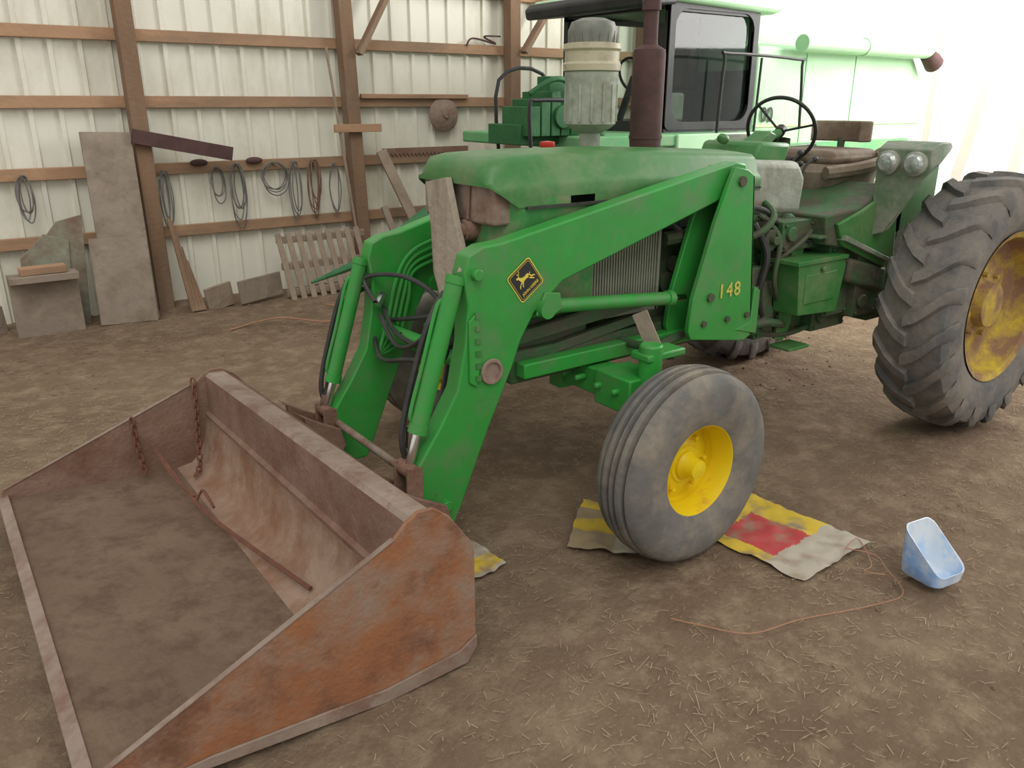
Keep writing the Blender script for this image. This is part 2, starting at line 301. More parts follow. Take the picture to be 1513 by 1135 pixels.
b=B();b.box(1.0,1.4,-.16,.22,1.02,1.15);b.cyl(V(1.08,.22,1.08),V(1.08,.30,1.08),.05);b.cyl(V(1.28,.22,1.1),V(1.28,.27,1.1),.04);b.fin('lower_cowl','dull',T,bevel=.015)
b=B();b.prism([(1.12,1.38),(1.36,1.36),(1.40,1.46),(1.16,1.47)],-.22,.14);b.cyl(V(1.1,-.05,1.46),V(1.12,-.05,1.50),.03);b.fin('dash_console','hood',T,bevel=.02)
sc=V(1.65,-.12,1.51);sn=V(.85,-.32,.42).normalized()
b=B();sx=sn.cross(V(0,1,0)).normalized();sy=sn.cross(sx)
b.pipe([sc+(sx*math.cos(a)+sy*math.sin(a))*.178 for a in [i*math.pi/8 for i in range(16)]],.010,8,3,closed=True)
for k in range(3):
    a=.5+k*2*math.pi/3;b.pipe([sc-sn*.02,sc+(sx*math.cos(a)+sy*math.sin(a))*.17],.007,6,2)
b.cyl(sc-sn*.03,sc+sn*.01,.028);b.fin('steering_wheel','black',T)
b=B();b.cyl(V(1.36,-.12,1.40),sc-sn*.02,.022);b.prism([(1.3,1.34),(1.46,1.38),(1.56,1.49),(1.50,1.51),(1.36,1.44)],-.17,-.07);b.fin('steering_column','hood',T,bevel=.01)
for k,(s,n) in enumerate([(1.42,.1),(1.46,.16),(1.5,.05)]):
    b=B();b.pipe([V(s,n,1.2),V(s+.03,n,1.34),V(s+.08,n+.02,1.41-.03*k)],.007);b.sphere(V(s+.08,n+.02,1.41-.03*k),.015);b.fin('control_lever','hose',T)
# seat
b=B();b.box(1.76,2.2,-.28,.13,1.33,1.41);st=b.fin('seat','seat',T,bevel=.04,seg=4,label='worn brown seat with rounded backrest')
b=B();b.loft([[V(2.10+.07*math.cos(a),-.10+.15*math.sin(a),z) for a in [(-1.5+i*.3) for i in range(11)]]+[V(2.17+.10*math.cos(a),-.10+.18*math.sin(a),z) for a in [(1.5-i*.3) for i in range(11)]] for z in (1.44,1.455,1.535,1.55)]);b.fin('backrest','seat',st,bevel=.008)
b=B();b.pipe([V(1.72,.13,1.30),V(1.9,.20,1.32),V(2.1,.21,1.35),V(2.22,.12,1.38)],.034);b.fin('armrest','seat',st)
b=B();b.cyl(V(2.18,-.1,1.38),V(2.18,-.1,1.46),.02);b.fin('backrest_bracket','dull',st)
b=B();b.pipe([V(1.70,.235,1.17),V(1.9,.245,1.185),V(2.08,.22,1.21),V(2.2,.1,1.22)],.010);b.fin('seat_rim','ystripe',st)
b=B();b.loft([[V(1.98+r*1.05*math.cos(a),-.05+r*.95*math.sin(a),z) for a in [i*math.pi/8 for i in range(17)]] for r,z in ((.22,1.12),(.26,1.20),(.28,1.30),(.26,1.34))]);b.fin('seat_base','seat',T)
# fenders
def fender(sg,cn):
    f=lambda n: cn+sg*n
    b=B()
    b.loft([[V(1.70,f(a),z) for a,z in ((-.14,1.44),(.12,1.44),(.125,1.35),(.05,1.21),(-.06,1.04),(-.12,1.02),(-.14,1.2))],
            [V(1.78,f(a),z) for a,z in ((-.15,1.47),(.12,1.47),(.13,1.38),(.06,1.30),(-.07,1.06),(-.13,1.04),(-.15,1.2))],
            [V(1.90,f(a),z) for a,z in ((-.15,1.47),(.10,1.47),(.10,1.42),(.05,1.40),(-.06,1.35),(-.13,1.30),(-.15,1.32))],
            [V(2.06,f(a),z) for a,z in ((-.15,1.45),(.03,1.45),(.03,1.43),(.02,1.42),(-.06,1.41),(-.13,1.41),(-.15,1.41))]])
    fe=b.fin('fender','ggreen',T,bevel=.006,label='faded grey-green fender with headlights')
    b=B();b.prism([(1.78,1.40),(2.3,1.42),(2.3,1.1),(1.95,1.0),(1.80,1.0)],f(-.165),f(-.14));b.fin('fender_skirt','hood',fe,bevel=.005)
    for k in (-.078,.055):
        b=B();c=V(1.70,f(k),1.375);b.lathe([(.056,.02),(.056,-.025),(.05,-.03)],c,V(1,0,0),28,cap=False);b.mi=1
        b.lathe([(.05,-.028),(.035,-.042),(.0,-.047)],c,V(1,0,0),28,cap=False);b.fin('headlight',['grey','lamp'],fe,label='round glass headlight')
fender(1,.56);fender(-1,-.5)
# front axle
b=B();b.box(-.07,.05,-.85,.60,.535,.645);b.box(-.10,.08,.42,.62,.52,.66);b.box(-.09,.07,.12,.20,.51,.67)
b.cyl(V(0,.62,.42),V(0,.62,.79),.045);b.cyl(V(0,.62,.374),V(0,.80,.374),.04);b.cyl(V(0,-.82,.42),V(0,-.82,.79),.045);b.cyl(V(0,-.8,.374),V(0,-.95,.374),.04)
b.box(-.05,.15,.56,.66,.73,.76)
for n in (.25,.33,.45,.55): b.cyl(V(-.125,n,.6),V(-.07,n,.6),.015,seg=6)
b.fin('front_axle','green',T,bevel=.01)
b=B();b.cyl(V(.14,-.8,.66),V(.14,.62,.72),.018);b.fin('tie_rod','dull',T)
b=B();b.pipe([V(.7,.32,.70),V(.3,.40,.69),V(.12,.6,.72)],.02);b.fin('drag_link','dull',T)
b=B();b.beam(V(.05,.50,.88),V(.10,.57,.70),.012,.06);b.fin('steering_arm','gboard',T)
# exhaust & air cleaner
o=V(.65,-.12,1.43)
b=B();b.lathe([(.04,-.03),(.04,.0),(.070,.02),(.073,.05),(.073,.42),(.070,.44),(.035,.46),(.033,.48)],o,UP,32);b.lathe([(.076,.06),(.076,.075)],o,UP,32);b.fin('muffler','muf',T,label='dark brown rusty muffler cylinder')
b=B();b.cyl(o+UP*.46,o+UP*.95,.033);b.cyl(o+UP*.60,o+UP*.64,.042);b.cyl(o+UP*.66+V(-.05,0,0),o+UP*.66+V(.05,0,0),.014);b.fin('exhaust_pipe','muf',T)
o=V(.31,-.12,1.43)
b=B();b.lathe([(.06,-.02),(.06,.02),(.045,.03),(.045,.09),(.085,.11),(.110,.13),(.112,.30),(.115,.31),(.115,.34)],o,UP,32)
for i in range(14):
    a=i*math.pi/7;p=o+Vector((math.cos(a)*.111,math.sin(a)*.111,.22));b.beam(p-UP*.08,p+UP*.07,.010,.010,Vector((math.cos(a),math.sin(a),0)))
b.fin('air_cleaner_body','grey',T)
b=B();b.lathe([(.110,.34),(.122,.345),(.124,.37),(.116,.38),(.116,.42),(.124,.43),(.122,.45),(.1,.455)],o,UP,32);b.fin('air_cleaner_bowl','tan',T,label='yellowed plastic precleaner bowl')
b=B();b.lathe([(.098,.45),(.105,.50),(.09,.535),(.05,.55),(0,.555)],o,UP,32,cap=False)
for i in range(16):
    a=i*math.pi/8;p=o+Vector((math.cos(a)*.102,math.sin(a)*.102,.45));b.beam(p,p+UP*.05,.006,.006,Vector((math.cos(a),math.sin(a),0)))
b.fin('air_cleaner_cap','cap',T)
# ------------------------------------------------------------------ LOADER
def far(s,z):
    w=max(0,min(1,(.7-s)/1.3));return (s+.09*w,z-.085*w)
boom=[(.65,1.415),(.71,1.405),(.725,1.36),(.69,1.32),(.60,1.275),(-.27,1.03),(-.40,.93),(-.46,.84),(-.50,.74),(-.61,.52),(-.73,.25),(-.76,.19),(-.82,.19),(-.88,.24),(-.93,.41),(-.91,.44),(-.81,.58),(-.735,.70),(-.70,.86),(-.685,1.0),(-.70,1.10),(-.68,1.165),(-.62,1.19),(-.54,1.195)]
for sg,n0,n1,fn in ((1,.34,.42,lambda s,z:(s,z)),(-1,-.56,-.48,far)):
    b=B();pts=[fn(*p) for p in boom];b.prism(pts,n0,n1)
    b.fin('loader_arm','green',T,bevel=.007,label='bright green loader arm')
    p=fn(-.595,.745)
    if sg>0:
        b=B();b.lathe([(.042,.0),(.048,.008),(.045,.014),(.036,.014),(.034,.004),(0,.004)],V(p[0],.418,p[1]),V(0,1,0),28,cap=False);b.fin('pivot_boss','rustg',T)
        for pts in ([(-.69,.94),(-.655,.97),(-.635,.82),(-.66,.70),(-.69,.72)],[(-.36,1.0),(-.29,.99),(-.28,.93),(-.34,.90),(-.40,.92)],[(.58,1.33),(.66,1.39),(.71,1.37),(.66,1.31)]):
            b=B();b.prism(pts,.42,.43);b.fin('arm_plate','green',T,bevel=.003)
        for q in [(.66,1.355),(-.655,1.10),(-.80,.28)]:
            b=B();b.cyl(V(q[0],.40,q[1]),V(q[0],.445,q[1]),.02);b.fin('arm_pin','green',T,bevel=.003)
        for i in range(6):
            q=.96-.045*i;b=B();b.box(-.665,-.645,.43,.435,q-.012,q+.008);b.fin('weld_tab','hood',T)
    nc=.385 if sg>0 else -.53
    a=fn(-.69,1.10);c=fn(-.90,.46);A=V(a[0],nc,a[1]);Cc=V(c[0],nc,c[1]);d=(Cc-A)
    off=V(-.02,0,-.01)
    b=B();b.cyl(A+off,A+off+d*.80,.031);b.cyl(A+off+d*.77,A+off+d*.82,.036);b.cyl(A+off-d*.01,A+off+d*.03,.035)
    tc=b.fin('tilt_cylinder','green',T)
    b=B();b.cyl(A+off+d*.8,A+off+d*1.0,.017);b.fin('piston_rod','chrome',tc,label='shiny chrome piston rod')
    # slim oil line and hose alongside the cylinder
    o2=V(-.055,-.02,-.01)
    b=B();b.pipe([A+o2+d*.12+V(.03,0,0),A+o2+d*.15,A+o2+d*.45,A+o2+d*.72,A+o2+d*.76+V(.03,0,0)],.008);b.fin('cylinder_oil_line','green',T)
    o3=V(-.045,-.055,0)
    b=B();b.pipe([A+o3+d*.05+V(.05,-.05,-.05),A+o3+d*.25,A+o3+d*.5+V(-.01,0,0),A+o3+d*.85,A+o3+d*1.02+V(.04,.02,0)],.011);b.fin('hydraulic_hose','hose',T)
    e=A+off+d*1.02
    b=B();b.cyl(e+V(0,-.05,0),e+V(0,.05,0),.028);b.fin('clevis_pin','rust',T)
    for k in (-1,1):
        b=B();b.prism([(e.x-.03,e.z+.03),(e.x+.03,e.z+.02),(e.x+.03,e.z-.16),(e.x-.04,e.z-.18)],nc+k*.045-.007,nc+k*.045+.007);b.fin('clevis_plate','rust',T,bevel=.004)
    nl=.39 if sg>0 else -.52
    a=fn(-.36,.94);c=fn(.42,.87);A=V(a[0],nl,a[1]);Cc=V(c[0],nl,c[1]);d=Cc-A
    b=B();b.cyl(A,A+d*.88,.028);b.cyl(A+d*.06,A+d*.10,.033);b.cyl(A+d*.86,A+d*.9,.033);b.cyl(A+V(0,-.04,0),A+V(0,.062,0),.034);lc=b.fin('lift_cylinder','green',T)
    b=B();b.cyl(A+d*.88,Cc,.015);b.fin('piston_rod','chrome',lc)
    m=[(.60,1.40),(.68,1.385),(.725,1.36),(.775,.90),(.80,.66),(.75,.64),(.40,.70),(.38,.74),(.40,.88),(.50,1.18),(.56,1.32)]
    mn0,mn1=(.31,.335) if sg>0 else (-.475,-.45)
    b=B();b.prism(m,mn0,mn1);b.prism(m,mn0+sg*.125,mn1+sg*.125)
    b.prism([(.725,1.36),(.775,.90),(.80,.66),(.785,.66),(.76,.9),(.71,1.36)],min(mn0,mn0+sg*.125),max(mn1,mn1+sg*.125))
    b.prism([(.68,.70),(.83,.66),(.83,.86),(.79,.88),(.78,.72)],.30 if sg>0 else -.6,.465 if sg>0 else -.45)
    b.fin('loader_mast','green',T,bevel=.004,label='upright green loader bracket plate')
    b=B();b.box(-.4,.9,.30 if sg>0 else -.40,.36 if sg>0 else -.34,.655,.715);b.fin('loader_side_rail','green',T,bevel=.006)
text_mesh("148",.085,'number_decal','yworn',T,V(.62,.463,.885),V(1,0,0),UP,spacing=1.2)
for q,r in (((.50,.87),.02),((.64,1.34),.022),((.47,.76),.014),((.62,.76),.014),((.75,.76),.014)):
    b=B();b.cyl(V(q[0],.455,q[1]),V(q[0],.472,q[1]),r,seg=8);b.fin('mast_bolt','dull',T)
b=B();b.beam(V(-.45,.30,.80),V(.25,.32,.87),.03,.05);b.fin('link_bar','dull',T,bevel=.004)
b=B();b.beam(V(-.42,.28,.70),V(.3,.30,.80),.03,.04);b.fin('link_bar','dull',T,bevel=.004)
b=B();b.cyl(V(-.53,-.5,.68),V(-.65,.36,.77),.036);b.fin('cross_tube','green',T)
b=B();b.cyl(V(-.80,-.52,.30),V(-.84,.36,.34),.016);b.fin('lower_cross_bar','rustg',T)
for k in range(4):
    o=k*.03
    b=B();b.pipe([V(.3,-.44,1.25-o),V(-.25,-.44,1.09-o),V(-.42,-.44,1.03-o),V(-.50+o*.6,-.44,.92-o),V(-.56+o*.5,-.44,.72-o),V(-.62,-.42,.6)],.009,8,5)
    b.fin('steel_hydraulic_line','green',T)
hp=[[(-.60,-.42,.78),(-.64,-.2,.70),(-.70,.1,.80),(-.68,.24,.95),(-.68,.36,1.08)],
    [(-.58,-.5,.9),(-.70,-.58,.80),(-.76,-.6,.55),(-.84,-.55,.36)],
    [(-.62,-.42,.84),(-.62,-.5,.93),(-.54,-.3,.96),(-.50,-.1,.90),(-.60,.05,.84),(-.68,.3,.82)],
    [(-.62,.20,.80),(-.70,.24,.6),(-.78,.28,.45),(-.88,.33,.47)],
    [(-.60,-.48,.66),(-.66,-.3,.62),(-.70,0,.70),(-.70,.25,.76),(-.70,.31,.84)],
    [(-.54,-.45,.74),(-.50,-.2,.80),(-.46,.0,.86),(-.5,.2,.84),(-.64,.33,.82)],
    [(-.56,-.46,.80),(-.60,-.3,.74),(-.64,-.05,.74),(-.66,.2,.80),(-.68,.30,.90)],
    [(-.58,.15,.82),(-.62,.18,.60),(-.66,.15,.40),(-.70,.10,.30)]]
for h in hp:
    b=B();b.pipe([V(*p) for p in h],.010,8,8);b.fin('hydraulic_hose','hose',T)
for p,q in (((-.89,.345,.50),(-.885,.35,.58)),((-.69,.36,1.05),(-.68,.39,1.12)),((-.84,-.55,.36),(-.82,-.55,.42)),((-.60,-.43,.82),(-.56,-.45,.86)),((-.62,.1,.75),(-.60,.02,.75)),((-.58,-.2,.72),(-.58,-.26,.72))):
    b=B();b.cyl(V(*p),V(*q),.018,seg=6);b.fin('hose_fitting','chrome',T)
# emblem
ec=V(-.445,.4225,1.055);rot=math.radians(36)
ex=Vector((math.cos(rot),0,math.sin(rot)));ey=Vector((-math.sin(rot),0,math.cos(rot)))
en=V(0,1,0)
def plate(b,pts,d):
    bmv=[ec+ex*x+ey*y+en*d for x,y in pts];b.vf(bmv,[list(range(len(pts)))])
def rr(w,h,r):
    o=[]
    for cx,cy,a0 in ((w-r,h-r,0),(-w+r,h-r,90),(-w+r,-h+r,180),(w-r,-h+r,270)):
        for k in range(5):
            a=math.radians(a0+k*22.5);o.append((cx+r*math.cos(a),cy+r*math.sin(a)))
    return o
b=B();plate(b,rr(.060,.060,.012),0);b.mi=1;plate(b,rr(.056,.056,.010),.0008);b.mi=0;plate(b,rr(.052,.052,.009),.0014);b.mi=1;plate(b,rr(.0505,.0505,.008),.002);b.mi=0
dz=.0026
deer=[[(.026,.006),(.018,.014),(.002,.012),(-.012,.018),(-.018,.028),(-.030,.030),(-.032,.024),(-.024,.020),(-.020,.006),(-.012,-.002),(.006,.0),(.018,-.004)],
 [(-.018,.004),(-.034,-.006),(-.038,-.016),(-.033,-.014),(-.028,-.006),(-.014,-.001)],
 [(-.014,.001),(-.024,-.014),(-.022,-.020),(-.018,-.012),(-.008,-.002)],
 [(.026,.006),(.030,-.004),(.042,-.010),(.044,-.018),(.038,-.013),(.026,-.010),(.016,-.002)],
 [(.022,.004),(.026,-.010),(.036,-.022),(.033,-.024),(.020,-.012),(.014,-.002)],
 [(-.022,.028),(-.014,.038),(-.006,.040),(-.012,.034),(-.019,.026)],[(-.018,.031),(-.020,.042),(-.016,.041),(-.014,.034)],[(-.012,.036),(-.008,.046),(-.005,.045),(-.009,.036)],
 [(.026,.008),(.033,.012),(.029,.004)]]
for p in deer: plate(b,[(x*.97,y*.97+.004) for x,y in p],dz)
b.fin('emblem_decal',['ystripe','black'],T,recalc=False,label='black and yellow leaping deer emblem')
text_mesh("JOHN DEERE",.0145,'emblem_lettering','ystripe',T,ec+ey*(-.036)+en*.003,ex,ey,.0003)
# ---------------------------------------------------------------- BUCKET
bn0,bn1=-1.04,.88
def bz(n): return 1-.16*(bn1-n)/(bn1-bn0)
prof=[(-2.07,.085),(-1.38,.035),(-1.31,.05),(-1.265,.10),(-1.24,.17),(-1.225,.25),(-1.22,.30),(-1.222,.31),(-1.222,.32),(-1.205,.33),(-1.20,.535),(-1.185,.55),(-1.115,.545),(-1.0,.43),(-.985,.10),(-1.04,.0),(-1.4,-.005),(-2.07,.07)]
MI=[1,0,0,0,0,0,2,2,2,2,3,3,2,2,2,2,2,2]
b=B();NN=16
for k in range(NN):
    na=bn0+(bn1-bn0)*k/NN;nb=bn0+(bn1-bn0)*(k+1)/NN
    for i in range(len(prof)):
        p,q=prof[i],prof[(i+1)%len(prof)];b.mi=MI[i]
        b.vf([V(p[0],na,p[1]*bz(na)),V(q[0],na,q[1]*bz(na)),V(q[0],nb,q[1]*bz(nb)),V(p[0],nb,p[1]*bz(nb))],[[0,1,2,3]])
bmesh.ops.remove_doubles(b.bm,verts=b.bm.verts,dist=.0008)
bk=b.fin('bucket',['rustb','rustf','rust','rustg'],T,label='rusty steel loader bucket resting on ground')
side=[(-2.085,.07),(-2.075,.135),(-1.66,.325),(-1.25,.505),(-1.21,.545),(-1.17,.568),(-1.12,.565),(-1.07,.525),(-1.005,.43),(-.985,.40),(-.985,.06),(-1.02,.0),(-1.3,-.012),(-1.8,.035)]
b=B();b.prism([(s,z) for s,z in side],bn1,bn1+.014);b.fin('side_plate','rusto',bk,bevel=.003,label='orange rust side plate')
b=B();b.prism([(s,z*.84) for s,z in side],bn0-.014,bn0);b.fin('side_plate','rust',bk,bevel=.003)
b=B();b.beam(V(-2.07,bn1+.008,.137),V(-1.25,bn1+.008,.507),.018,.006);b.fin('side_edge_bar','rustg',bk,bevel=.002)
b=B();b.beam(V(-2.07,bn0-.006,.115),V(-1.25,bn0-.006,.426),.018,.006);b.fin('side_edge_bar','rustg',bk,bevel=.002)
b=B();b.prism([(-2.0,.062),(-1.8,.035),(-1.3,-.012),(-1.02,.0),(-.985,.05),(-.985,.09),(-1.05,.055),(-1.3,.035),(-1.8,.07)],bn1+.014,bn1+.022);b.fin('wear_strip','rustg',bk,bevel=.003)
b=B();b.prism([(-2.095,.066),(-2.055,.066),(-2.055,.092),(-2.095,.078)],bn0-.01,bn1+.01);b.fin('cutting_edge','rustg',bk,bevel=.002,label='pale worn cutting edge')
for n in (-.62,-.42,.28,.46):
    b=B();b.prism([(-1.02,.42),(-.98,.38),(-.97,.10),(-.88,.12),(-.80,.22),(-.82,.30),(-.93,.36)],n-.012,n+.012);b.fin('bucket_bracket','rust',bk,bevel=.004)
def chain(pts,name):
    b=B();P=[V(*p) for p in pts];L=[]
    for i in range(len(P)-1):
        d=(P[i+1]-P[i]);n=max(1,int(d.length/.026))
        for k in range(n):L.append((P[i]+d*(k+.5)/n,d.normalized()))
    for j,(c,d) in enumerate(L):
        x=d.orthogonal().normalized();y=d.cross(x)
        x=(x if j%2 else y)
        b.pipe([c+d*.02*math.cos(a)+x*.011*math.sin(a) for a in [i*math.pi/4 for i in range(8)]],.0045,5,2,closed=True)
    return b.fin(name,'drust',bk,label='rusty hanging chain')
chain([(-1.26,-1.03,.45),(-1.27,-.99,.33),(-1.29,-.95,.18),(-1.31,-.90,.07),(-1.35,-.84,.06)],'chain')
chain([(-1.54,-1.03,.32),(-1.54,-1.01,.2),(-1.53,-.97,.075)],'chain')
b=B();b.pipe([V(-1.47,-.96,.165),V(-1.44,-.6,.095),V(-1.42,-.35,.085),V(-1.37,-.05,.08),V(-1.30,.35,.082)],.009,6,4);b.pipe([V(-1.47,-.90,.15),V(-1.46,-.72,.12),V(-1.43,-.55,.10)],.006,6,4)
b.pipe([V(-1.43,-.52,.095),V(-1.41,-.50,.14),V(-1.41,-.44,.15),V(-1.40,-.38,.11)],.006,6,4)
b.fin('rusty_bar','drust',None,V(-1.4,-.3,.08),label='bent rusty steel bar lying in the loader bucket',cat='metal bar')
pp=[(-.10,1.36),(.05,1.387),(.10,1.25),(.160,1.105),(.09,.98),(.02,.855),(-.01,.93),(-.057,1.02),(-.07,1.2)]
b=B();k=len(pp);b.vf([V(-.535-.01*(1.38-z),n,z) for n,z in pp]+[V(-.510-.01*(1.38-z),n,z) for n,z in pp],[list(range(k)),list(range(2*k-1,k-1,-1))]+[[i,(i+1)%k,k+(i+1)%k,k+i] for i in range(k)])
b.fin('wooden_board','plank',None,V(-.51,.03,.85),bevel=.002,label='weathered splintered wooden board propped on the tractor nose',cat='board')

# ================================================================ COMBINE
H=root('combine_harvester',V(3.6,-2.8,0),'green combine harvester with glare put into its pale colour, parked beside the shed wall','combine')
cb0,cb1=-3.4,-2.0
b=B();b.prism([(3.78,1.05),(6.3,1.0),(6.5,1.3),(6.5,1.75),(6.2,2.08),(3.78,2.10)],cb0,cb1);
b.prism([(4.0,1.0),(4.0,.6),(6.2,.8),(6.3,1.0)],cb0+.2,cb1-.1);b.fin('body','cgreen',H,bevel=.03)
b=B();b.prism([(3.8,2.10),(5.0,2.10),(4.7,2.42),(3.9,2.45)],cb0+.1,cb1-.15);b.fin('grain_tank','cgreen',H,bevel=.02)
for s in (4.45,5.2):
    b=B();b.box(s,s+.010,cb1,cb1+.004,1.1,2.05);b.fin('panel_seam','cmid',H)
b=B();b.box(3.8,6.45,cb1+.001,cb1+.01,1.445,1.462);b.fin('side_stripe','ypale',H)
b=B();b.box(3.8,6.3,cb1+.001,cb1+.008,1.05,1.30);b.fin('lower_side_panel','cmid',H)
text_mesh("00",.17,'number_lettering','black',H,V(3.96,cb1+.012,1.54),V(1,0,0),UP)
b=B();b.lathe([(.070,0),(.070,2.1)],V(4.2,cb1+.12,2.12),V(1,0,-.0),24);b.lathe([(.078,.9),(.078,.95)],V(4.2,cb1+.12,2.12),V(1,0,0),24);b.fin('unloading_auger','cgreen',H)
b=B();b.lathe([(.075,0),(.09,.18)],V(6.22,cb1+.12,2.10),V(.8,0,-.5),20);b.fin('auger_spout','muf',H)
b=B();b.box(1.75,3.9,cb0,cb1+.25,1.33,1.42);b.box(2.5,3.9,cb0+.1,cb1-.1,.9,1.35);b.fin('platform','cmid',H,bevel=.015)
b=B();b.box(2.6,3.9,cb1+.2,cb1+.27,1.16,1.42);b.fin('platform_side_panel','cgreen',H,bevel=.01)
b=B();b.prism([(2.6,.9),(2.6,1.35),(1.5,.75),(1.4,.35)],cb0+.35,cb1-.35);b.fin('feeder_house','cmid',H,bevel=.02)
# cab
CT=2.38
b=B();b.box(2.72,3.76,cb0+.15,cb1,1.42,1.50)
for s,n in ((2.72,cb1-.05),(3.70,cb1-.05),(2.72,cb0+.15),(3.70,cb0+.15)): b.box(s,s+.06,n,n+.05,1.45,CT)
b.box(2.72,3.76,cb1-.05,cb1,CT-.08,CT);b.box(2.72,3.76,cb0+.15,cb0+.2,CT-.08,CT);b.box(2.72,2.78,cb0+.15,cb1,CT-.06,CT);b.box(3.7,3.74,cb0+.15,cb1-.02,1.5,1.9);b.box(3.7,3.74,cb0+.15,cb0+.8,1.5,CT-.05);b.fin('cab_frame','black',H)
b=B();b.vf([V(2.74,cb0+.2,1.5),V(2.74,cb1-.05,1.5),V(2.74,cb1-.05,CT-.06),V(2.74,cb0+.2,CT-.06)],[[0,1,2,3]]);b.fin('windshield','glass',H,label='tinted reflective cab windshield')
b=B();b.vf([V(2.78,cb1-.03,1.5),V(3.70,cb1-.03,1.5),V(3.70,cb1-.03,CT-.05),V(2.78,cb1-.03,CT-.05)],[[0,1,2,3]]);b.fin('side_window','glass',H,label='tinted cab side window')
def ring(cx,cz,w,h,r,th,n0,n1,name,m,par):
    def rrp(w,h,r):
        o=[]
        for x,y,a0 in ((w-r,h-r,0),(-w+r,h-r,90),(-w+r,-h+r,180),(w-r,-h+r,270)):
            for k in range(7):
                a=math.radians(a0+k*15);o.append((cx+x+r*math.cos(a),cz+y+r*math.sin(a)))
        return o
    A=rrp(w,h,.05);I=rrp(w-th,h-th,r);k=len(A);b=B()
    vs=[V(p[0],n0,p[1]) for p in A]+[V(p[0],n0,p[1]) for p in I]+[V(p[0],n1,p[1]) for p in A]+[V(p[0],n1,p[1]) for p in I];fs=[]
    for i in range(k):
        j=(i+1)%k;fs+=[[i,j,k+j,k+i],[2*k+i,3*k+i,3*k+j,2*k+j],[i,2*k+i,2*k+j,j],[k+i,k+j,3*k+j,3*k+i]]
    b.vf(vs,fs);return b.fin(name,m,par,angle=30)
ring(3.24,1.91,.52,.47,.13,.06,cb1-.02,cb1+.01,'window_gasket','black',H)
b=B();b.box(3.3,3.6,-2.95,-2.5,1.5,1.75);b.box(3.48,3.62,-2.95,-2.5,1.75,2.15);b.fin('cab_seat','black',H,bevel=.04)
b=B();b.cyl(V(2.9,-2.7,1.5),V(3.05,-2.7,1.85),.03);b.pipe([V(3.05,-2.7,1.86)+Vector((math.cos(i*math.pi/6)*.06,math.sin(i*math.pi/6)*.17,math.cos(i*math.pi/6)*-.14)) for i in range(12)],.012,6,3,closed=True);b.fin('cab_steering_wheel','black',H)
b=B();b.box(2.8,3.1,-2.35,-2.15,1.5,1.72);b.fin('cab_console','grey',H,bevel=.02)
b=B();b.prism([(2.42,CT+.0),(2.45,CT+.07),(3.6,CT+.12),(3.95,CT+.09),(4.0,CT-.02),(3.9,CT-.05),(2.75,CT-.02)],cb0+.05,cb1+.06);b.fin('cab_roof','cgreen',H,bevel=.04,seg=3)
b=B();b.prism([(2.38,CT-.08),(2.36,CT+.0),(2.42,CT+.05),(2.76,CT+.03),(2.76,CT-.04)],cb0+.05,cb1+.04);b.fin('roof_visor','black',H,bevel=.02)
for pts,r in (([(3.05,cb1+.25,1.42),(3.08,cb1+.25,1.95),(3.12,cb1+.25,2.0),(4.0,cb1+.25,1.98),(4.05,cb1+.25,1.93),(4.1,cb1+.25,1.45)],.012),
  ([(3.5,cb1+.25,1.42),(3.52,cb1+.25,1.98)],.010),([(1.35,cb1+.1,1.25),(1.33,cb1+.1,1.62),(1.4,cb1+.1,1.66),(1.7,cb1+.1,1.66)],.014),
  ([(1.5,cb1-.5,1.25),(1.5,cb1-.5,1.8),(1.9,cb1-.5,1.85),(2.2,cb1-.5,1.4)],.014)):
    b=B();b.pipe([V(*p) for p in pts],r,8,4);b.fin('handrail','black',H)
b=B()
for i in range(5): b.box(1.42+.09*i,1.50+.09*i,cb1-.35,cb1+.0,1.42,1.62+.05*(i%3))
b.box(1.4,1.95,cb1-.5,cb1-.1,1.36,1.5);b.box(1.62,1.9,cb1-.2,cb1-.05,1.5,1.82)
b.cyl(V(1.7,cb1+.02,1.55),V(1.7,cb1-.1,1.55),.08);b.cyl(V(1.95,cb1+.1,1.42),V(1.95,cb1+.1,1.6),.05)
b.pipe([V(1.4,cb1,1.7),V(1.6,cb1+.05,1.8),V(1.85,cb1,1.72),V(2.1,cb1,1.5)],.02)
b.fin('valve_bank','cdark',H,bevel=.006)
b=B();n=-2.2;b.loft([[V(s,n+w*math.cos(a),zc+h*math.sin(a)) for a in [i*math.pi/5 for i in range(11)]] for s,w,h,zc in ((-.18,.008,.008,.56),(.2,.04,.035,.66),(.75,.08,.12,.90),(1.3,.12,.14,1.0),(1.7,.12,.14,1.05))]);b.fin('header_snout','cdark',H)
b=B();b.prism([(1.5,.4),(1.8,.35),(1.8,1.15),(1.6,1.2)],cb0-.1,cb1+.0);b.fin('header_back','cdark',H)
tire_rear(V(3.4,-2.0,.72),1,R=.72,W=.22,par=H,name='drive_wheel')
tire_rear(V(3.4,-3.6,.72),-1,R=.72,W=.22,par=H,name='drive_wheel')
tire_rear(V(5.9,-2.2,.45),1,R=.45,W=.14,par=H,name='steering_axle_wheel')
tire_rear(V(5.9,-3.3,.45),-1,R=.45,W=.14,par=H,name='steering_axle_wheel')

